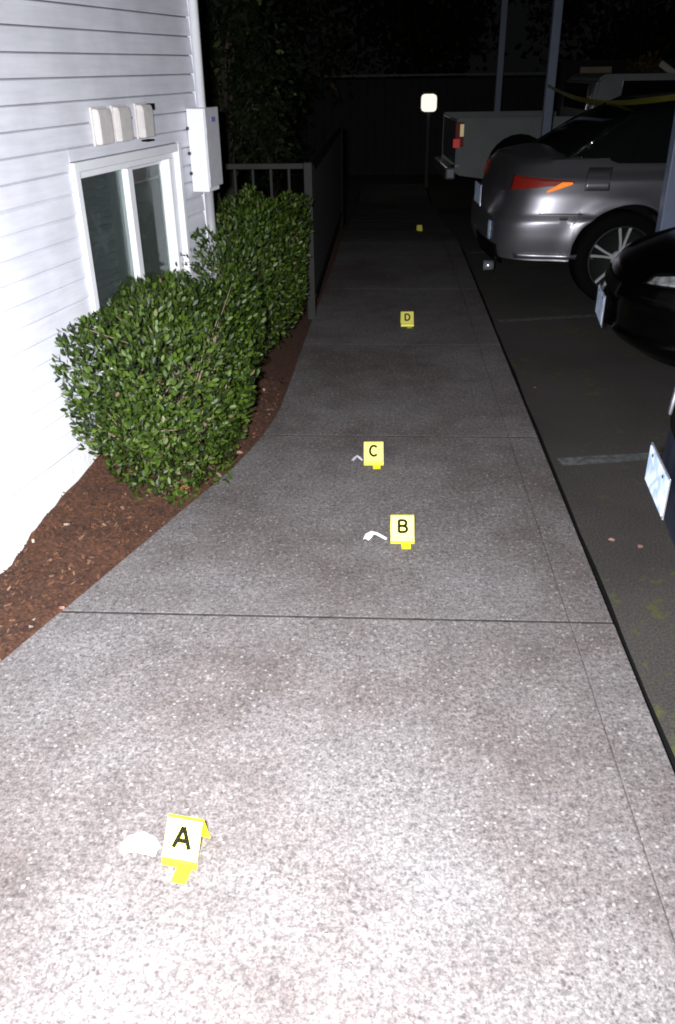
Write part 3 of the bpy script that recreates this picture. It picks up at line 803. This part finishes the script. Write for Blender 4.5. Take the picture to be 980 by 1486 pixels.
def greenhouse(root, car, base, roofp, ztop, paintm, wb=.80, wt=.60, pil=None):
    """base=(x0,x1) of the glass at belt height, roofp=(x0,x1) of the roof"""
    def ring(x0, x1, z, w, n=40, ex=5):
        out = []
        for i in range(n):
            th = 2 * math.pi * i / n; c, sn = math.cos(th), math.sin(th)
            out.append(((x0 + x1) / 2 + (x1 - x0) / 2 * math.copysign(abs(c) ** (2 / ex), c), w * math.copysign(abs(sn) ** (2 / ex), sn), z))
        return out
    zb0 = interp(car.top, (base[0] + base[1]) / 2) - .03; V = []; n = 40; rings = []
    for f in (0, .25, .5, .75, 1.0):
        g_ = f + .12 * math.sin(f * math.pi)
        rings.append(ring(base[0] + (roofp[0] - base[0]) * f, base[1] + (roofp[1] - base[1]) * f, zb0 + (ztop - zb0) * g_ if f < 1 else ztop, wb + (wt - wb) * f))
    V = [p for r_ in rings for p in r_]
    Fc = [(j * n + i, j * n + (i + 1) % n, (j + 1) * n + (i + 1) % n, (j + 1) * n + i) for j in range(len(rings) - 1) for i in range(n)]
    mesh_obj('windows', V, Fc, 'car_glass', root, True)
    r0 = rings[-1]; mid = ((roofp[0] + roofp[1]) / 2, 0, ztop + .05)
    rr = [tuple(mid[k] + (p[k] - mid[k]) * .6 + (0 if k < 2 else .018) for k in range(3)) for p in r0]
    edge = [(p[0], p[1], p[2] + .004) for p in r0]
    V = edge + rr + [mid]; Fc = [(i, (i + 1) % n, n + (i + 1) % n, n + i) for i in range(n)] + [(n + i, n + (i + 1) % n, 2 * n) for i in range(n)]
    o = mesh_obj('roof', V, Fc, paintm, root, True)
    for sd in (-1, 1):
        for (fb, ft) in ((0.03, .02), (.42, .40), (.97, .98)):
            a = Vector((base[0] + (base[1] - base[0]) * fb, wb * sd * (.97 if .1 < fb < .9 else .8), zb0)); b_ = Vector((roofp[0] + (roofp[1] - roofp[0]) * ft, wt * sd * (1.0 if .1 < fb < .9 else .85), ztop))
            mid_ = a.lerp(b_, .5) + Vector((0, .02 * sd, .03))
            tube('pillar', [a, mid_, b_], .026, pil or paintm, root, 6)
def plate(root, x, y, z, pitch=0, rz=0):
    pr = empty('licence_plate', (x, y, z)); pr.parent = root; pr.rotation_euler = (0, R(pitch), rz)
    box('plate_sheet', (-.006, 0, 0), (.003, .305, .152), 'plate_sheet', pr, bev=.001)
    box('plate_holder', (-.002, 0, 0), (.005, .325, .172), 'chrome', pr, bev=.001)
    for s_ in (-1, 1): box('plate_bolt', (-.009, s_ * .09, .06), (.004, .012, .012), 'dark_metal', pr, bev=.002)
    return pr

# --- grey crossover coupe, rear towards the path
ga = Car(L=4.50, W=1.86, n=8.5, bow=.05, rw=.352, ra=.410, wheels=(.98, 3.66), zb=.345, crown=.05,
         end0=[(.2, .12), (.32, .03), (.42, .0), (.60, .0), (.66, .035), (.80, .09), (.95, .13), (1.06, .20)],
         end1=[(.2, .1), (.4, 0), (.8, .12), (1.0, .3)],
         side=[(.2, .93), (.32, .975), (.36, .960), (.52, .99), (.655, 1.0), (.675, .975), (.80, .965), (.92, .93), (1.0, .86), (1.08, .80)],
         top=[(0, 1.02), (.3, 1.06), (1.2, 1.08), (2.6, 1.05), (3.6, .98), (4.3, .86), (4.62, .76)])
psi = R(3)
car1 = empty('parked_car', (.80, 7.56, LOT + .0), psi); tag(car1, 'silver grey crossover with multi-spoke alloy wheel, its tail toward the path', 'car', 'cars parked along the path')
ga.build(car1, 'grey_car_paint'); wells(car1, ga)
greenhouse(car1, ga, (.42, 3.45), (1.25, 2.6), 1.44, 'grey_car_paint', pil='car_glass')
wheel(car1, .98, -.815, .352, .225, -1, .252); wheel(car1, 3.66, -.815, .352, .225, -1, .252)
wheel(car1, .98, .835, .352, .225, 1, .252); wheel(car1, 3.66, .835, .352, .225, 1, .252)
uc = .93 - .12
tl = ga.patch('taillight', car1, 'red_reflector', (.66, 1.20), lambda f: (.845 + .06 * f, .950 - .03 * f), off=.008)
ga.patch('side_reflector', tl, 'amber_reflector', (1.00, 1.19), lambda f: (.840 + .062 * f, .855 + .060 * min(1, f * 1.8)), off=.018, nv=3)
ga.patch('taillight', car1, 'red_reflector', (.50, 1.33), lambda f: (.84 + .02 * f + .05 * max(0, f - .6), .96 - .03 * f), side=1, off=.010)
ga.patch('bumper_seam', car1, 'near_black', (1.00, 1.34), lambda f: (.690, .697), off=.001, nv=1, thick=.004)
ga.patch('rear_reflector', car1, 'plate_sheet', (.50, .56), lambda f: (.46, .60), off=.008, nv=2)
ga.patch('rear_diffuser', car1, 'dark_plastic', (.0, .70), lambda f: (.30, .44), off=.006, nv=2)
ga.patch('bumper_lip', car1, 'grey_car_paint', (.86, 1.48), lambda f: (.36, .395), off=.014, nv=2)
plate(car1, -.012, 0, .74, 0)
tube('exhaust_tip', [(.06, -.55, .25), (-.02, -.55, .25)], .04, 'chrome', car1, 12)
# fuel door: outline seam on the rear quarter
u0 = arr_u(ga, .58); 
ga.patch('fuel_door', car1, 'grey_car_paint', (u0, u0 + .19), lambda f: (.86, 1.01), off=.001, nv=3, thick=.002)
for (a, b_, z0, z1) in ((u0 - .005, u0 - .001, .857, 1.013), (u0 + .191, u0 + .195, .857, 1.013), (u0 - .005, u0 + .195, .855, .859)):
    ga.patch('door_seam', car1, 'near_black', (a, b_), lambda f, z0=z0, z1=z1: (z0, z1), off=.0015, nu=4, nv=2, thick=.002)
ud = arr_u(ga, 1.95); ga.patch('door_seam', car1, 'near_black', (ud, ud + .005), lambda f: (.35, 1.05), off=.002, nu=1, thick=.003)
ud = arr_u(ga, 1.62); ga.patch('door_handle', car1, 'chrome', (ud + .5, ud + .7), lambda f: (.88, .905), off=.03, nu=6, nv=2)

# --- black sedan, nose towards the path
gb = Car(L=4.6, W=1.80, n=4.2, bow=.24, rw=.33, ra=.37, wheels=(.92, 3.6), zb=.33, crown=.06,
         end0=[(.33, .14), (.40, .03), (.44, .0), (.46, .02), (.60, .015), (.62, .0), (.70, .03), (.82, .14), (.92, .32)], end1=[(.2, .1), (.5, 0), (.9, .12)],
         side=[(.2, .94), (.5, 1.0), (.7, .98), (.85, .93), (1.0, .82)],
         top=[(0, .72), (.35, .82), (1.1, .95), (2.0, 1.0), (4.0, 1.0), (4.6, .95)])
car2 = empty('parked_car', (1.24, 4.75, LOT), R(-7)); tag(car2, 'black sedan with its nose and front plate toward the path, beside the white carport post', 'car', 'cars parked along the path')
gb.build(car2, 'black_car_paint'); wells(car2, gb)
greenhouse(car2, gb, (1.15, 4.2), (2.0, 3.4), 1.40, 'black_car_paint', .76, .58)
for x_ in (.92, 3.6):
    for sd in (-1, 1): wheel(car2, x_, sd * .80, .33, .21, sd, .22, dark=True)
for sd in (-1, 1):
    hl = gb.patch('headlight', car2, 'clear_lens', (.46, .86), lambda f: (.725 + .03 * f, .755 + .085 * f), side=sd, off=.014)
    gb.patch('headlight_bezel', hl, 'dark_plastic', (.43, .89), lambda f: (.715 + .03 * f, .765 + .09 * f), side=sd, off=.005)
gb.patch('grille', car2, 'dark_plastic', (0, .25), lambda f: (.60, .68), off=.004); gb.patch('grille', car2, 'dark_plastic', (0, .25), lambda f: (.60, .68), side=1, off=.004)
plate(car2, -.018, 0, .50, 0)
for sd in (-1, 1):
    gb.patch('bumper_seam', car2, 'dark_plastic', (.45, 1.35), lambda f: (.655, .662), side=sd, off=.002, nv=1, thick=.003)
box('side_mirror', (1.42, -.96, 1.0), (.14, .16, .11), 'black_car_paint', car2, bev=.03)

# --- dark blue tall-nosed vehicle at the right edge
gc = Car(L=4.8, W=1.86, n=3.8, bow=.30, rw=.36, ra=.40, wheels=(.95, 3.75), zb=.26, crown=.05,
         end0=[(.25, .10), (.4, .02), (.55, .0), (.9, .03), (1.0, .10), (1.06, .2)], end1=[(.2, .1), (.5, 0), (.9, .12)],
         side=[(.2, .94), (.5, 1.0), (.8, .99), (1.0, .95), (1.1, .88)],
         top=[(0, 1.0), (.3, 1.05), (1.2, 1.12), (4.8, 1.12)])
car3 = empty('parked_car', (.885, 2.33, LOT), R(-5)); tag(car3, 'dark blue vehicle cut off by the right edge with pale upright trim', 'car', 'cars parked along the path')
gc.build(car3, 'blue_car_paint'); wells(car3, gc)
greenhouse(car3, gc, (1.25, 4.6), (2.0, 4.3), 1.70, 'blue_car_paint', .80, .66)
for x_ in (.95, 3.75):
    for sd in (-1, 1): wheel(car3, x_, sd * .83, .36, .22, sd, .23, dark=True)
gc.patch('grille', car3, 'dark_plastic', (0, .30), lambda f: (.68, .92), off=.004); gc.patch('grille', car3, 'dark_plastic', (0, .30), lambda f: (.68, .92), side=1, off=.004)
gc.patch('grille_trim', car3, 'chrome', (.12, .16), lambda f: (.74, 1.0), side=1, off=.03, nu=3)
gc.patch('grille_trim', car3, 'chrome', (.12, .16), lambda f: (.74, 1.0), side=-1, off=.03, nu=3)
for sd in (-1, 1): gc.patch('headlight', car3, 'clear_lens', (.55, .95), lambda f: (.80, .92), side=sd, off=.006)
plate(car3, -.035, .02, .565, 0).scale = (1, .85, .78)

# --- white pickup
TZ = gz(14) + LOT
tk = empty('pickup_truck', (1.02, 14.9, TZ), R(3)); tag(tk, 'dim white pickup truck with a lit red tail lamp behind the grey crossover', 'truck')
def quadprism(name, outline, y0, y1, mat, parent, bev=.02):
    bm = bmesh.new(); a = [bm.verts.new((x, y0, z)) for x, z in outline]; b_ = [bm.verts.new((x, y1, z)) for x, z in outline]
    n = len(outline); bm.faces.new(a); bm.faces.new(b_[::-1])
    for i in range(n): bm.faces.new((a[i], b_[i], b_[(i + 1) % n], a[(i + 1) % n]))
    bmesh.ops.recalc_face_normals(bm, faces=bm.faces)
    if bev: bmesh.ops.bevel(bm, geom=[e for e in bm.edges if len(e.link_faces) == 2 and e.calc_face_angle(0) > .6], offset=bev, segments=2, affect='EDGES')
    return bm_obj(name, bm, mat, parent)
arc = [(.98 + .50 * math.cos(t_), .64 + .50 * math.sin(t_)) for t_ in [R(180 - 15 * i) for i in range(13)]]
bed_o = [(0, .62), (.0, 1.37), (1.92, 1.37), (1.92, .50), (1.48, .50)] + [(x, z_) for x, z_ in reversed(arc)] + [(.48, .50), (.04, .56)]
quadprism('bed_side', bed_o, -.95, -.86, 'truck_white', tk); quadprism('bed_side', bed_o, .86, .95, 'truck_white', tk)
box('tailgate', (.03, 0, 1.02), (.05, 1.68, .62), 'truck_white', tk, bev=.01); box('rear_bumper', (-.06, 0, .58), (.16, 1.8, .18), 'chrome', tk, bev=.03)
box('inner_wheel_arch', (.98, 0, .80), (1.1, 1.60, .8), 'near_black', tk)
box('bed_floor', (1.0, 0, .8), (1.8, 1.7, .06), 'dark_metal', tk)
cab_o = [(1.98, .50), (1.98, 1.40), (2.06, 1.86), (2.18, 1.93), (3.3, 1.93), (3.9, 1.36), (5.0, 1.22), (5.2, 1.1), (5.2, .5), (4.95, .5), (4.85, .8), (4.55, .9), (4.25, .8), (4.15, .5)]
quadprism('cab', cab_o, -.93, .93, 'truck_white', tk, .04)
quadprism('side_window', [(2.42, 1.42), (2.44, 1.84), (3.2, 1.84), (3.68, 1.42)], -.94, -.925, 'car_glass', tk, 0)
box('rear_window', (2.00, 0, 1.62), (.05, 1.4, .36), 'car_glass', tk, bev=.01)
wheel(tk, .98, -.80, .44, .24, -1, .21, dark=True); wheel(tk, .98, .80, .44, .24, 1, .21, dark=True); wheel(tk, 4.55, -.80, .38, .24, -1, .21, dark=True); wheel(tk, 4.55, .80, .38, .24, 1, .21, dark=True)
tlp = box('taillight', (.04, -.958, 1.14), (.13, .05, .34), 'red_reflector', tk, bev=.01)
box('lens', (.075, -.988, 1.20), (.055, .012, .17), 'yellow_reflector', tlp); box('lens', (.0, -.988, 1.02), (.10, .012, .12), 'bright_red_reflector', tlp)
box('marker_reflector', (.02, -.985, .70), (.06, .012, .03), 'plate_sheet', tk)

# ------------------------------------------------------------------ carport posts
cp = empty('carport', (1.97, 6.2, LOT)); tag(cp, 'open carport on slim pale square posts standing among the parked cars', 'carport')
for y_ in (6.2, 11.4, 16.6, 1.0):
    zg = gz(y_); box('post', (0, y_ - 6.2, zg + (2.95 - zg) / 2), (.105, .105, 2.95 - zg), 'post_paint', cp, bev=.006)
    box('base_plate', (0, y_ - 6.2, zg + .008), (.2, .2, .012), 'dark_metal', cp)
box('beam', (0, 2.6, 3.04), (.12, 17, .18), 'roof_sheet', cp); box('roof_sheet', (1.2, 2.6, 3.16), (5.2, 17.4, .05), 'roof_sheet', cp)

# barrier tape between two posts
def tape(name, pts, w, label):
    V = []; Fc = []
    for i, p in enumerate(pts):
        tw = .25 * math.sin(i * .5); V += [(p[0] + w / 2 * math.sin(tw), p[1], p[2] - w / 2), (p[0] - w / 2 * math.sin(tw), p[1], p[2] + w / 2)]
        if i: Fc.append((2 * i - 2, 2 * i - 1, 2 * i + 1, 2 * i))
    o = mesh_obj(name, V, Fc, 'tape_yellow'); mo = o.modifiers.new('thick', 'SOLIDIFY'); mo.thickness = .0008
    tag(o, label, 'tape')
a = Vector((1.97, 11.34, 1.37)); b_ = Vector((1.93, 6.15, 1.40))
tape('barrier_tape', [(a.x + (b_.x - a.x) * i / 20 - .04, a.y + (b_.y - a.y) * i / 20, a.z + (b_.z - a.z) * i / 20 - .10 * math.sin(math.pi * i / 20)) for i in range(21)], .038, 'yellow barrier tape strung between two carport posts above the cars')

# ------------------------------------------------------------------ far end
ff = empty('far_fence', (1.2, 20, -.55)); tag(ff, 'dark board fence with a thin pale top rail across the far end of the lot', 'fence')
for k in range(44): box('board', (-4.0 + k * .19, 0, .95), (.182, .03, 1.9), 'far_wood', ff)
box('top_rail', (.1, -.02, 1.975), (8.3, .08, .035), 'far_rail', ff)
lampo = empty('lamp', (.78, 17.2, gz(17) - .02)); tag(lampo, 'small glowing square lamp on a low post at the far end of the path', 'lamp')
box('lamp_post', (0, 0, .65), (.06, .06, 1.32), 'dark_metal', lampo); box('lamp_shade', (0, 0, 1.46), (.28, .28, .29), 'lit_lamp', lampo, bev=.06); box('lamp_cap', (0, 0, 1.63), (.26, .26, .03), 'dark_metal', lampo)
sh = empty('shed', (4.2, 19.2, -.55)); tag(sh, 'far dark shed with a beige door frame, right of the pickup truck cab', 'shed')
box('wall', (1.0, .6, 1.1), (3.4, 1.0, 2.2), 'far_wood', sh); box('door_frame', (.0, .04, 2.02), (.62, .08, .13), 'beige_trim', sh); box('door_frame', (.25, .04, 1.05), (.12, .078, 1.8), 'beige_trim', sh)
tree('brown dry shrub in front of the far shed beside its beige door frame', 4.75, 17.6, 1.32, (.38, .4, .42), 1500, .10, 61, mat='dry_leaf', th=.03, name='dry_shrub', cat='shrub')
pp = box('pale_panel', (0, 0, 0), (.34, .05, .11), 'pale_panel', None, bev=.02); pp.location = (5.0, 17.1, 1.5); pp.rotation_euler = (0, R(32), 0)
tag(pp, 'small pale slanted panel catching light above the brown shrub', 'panel')
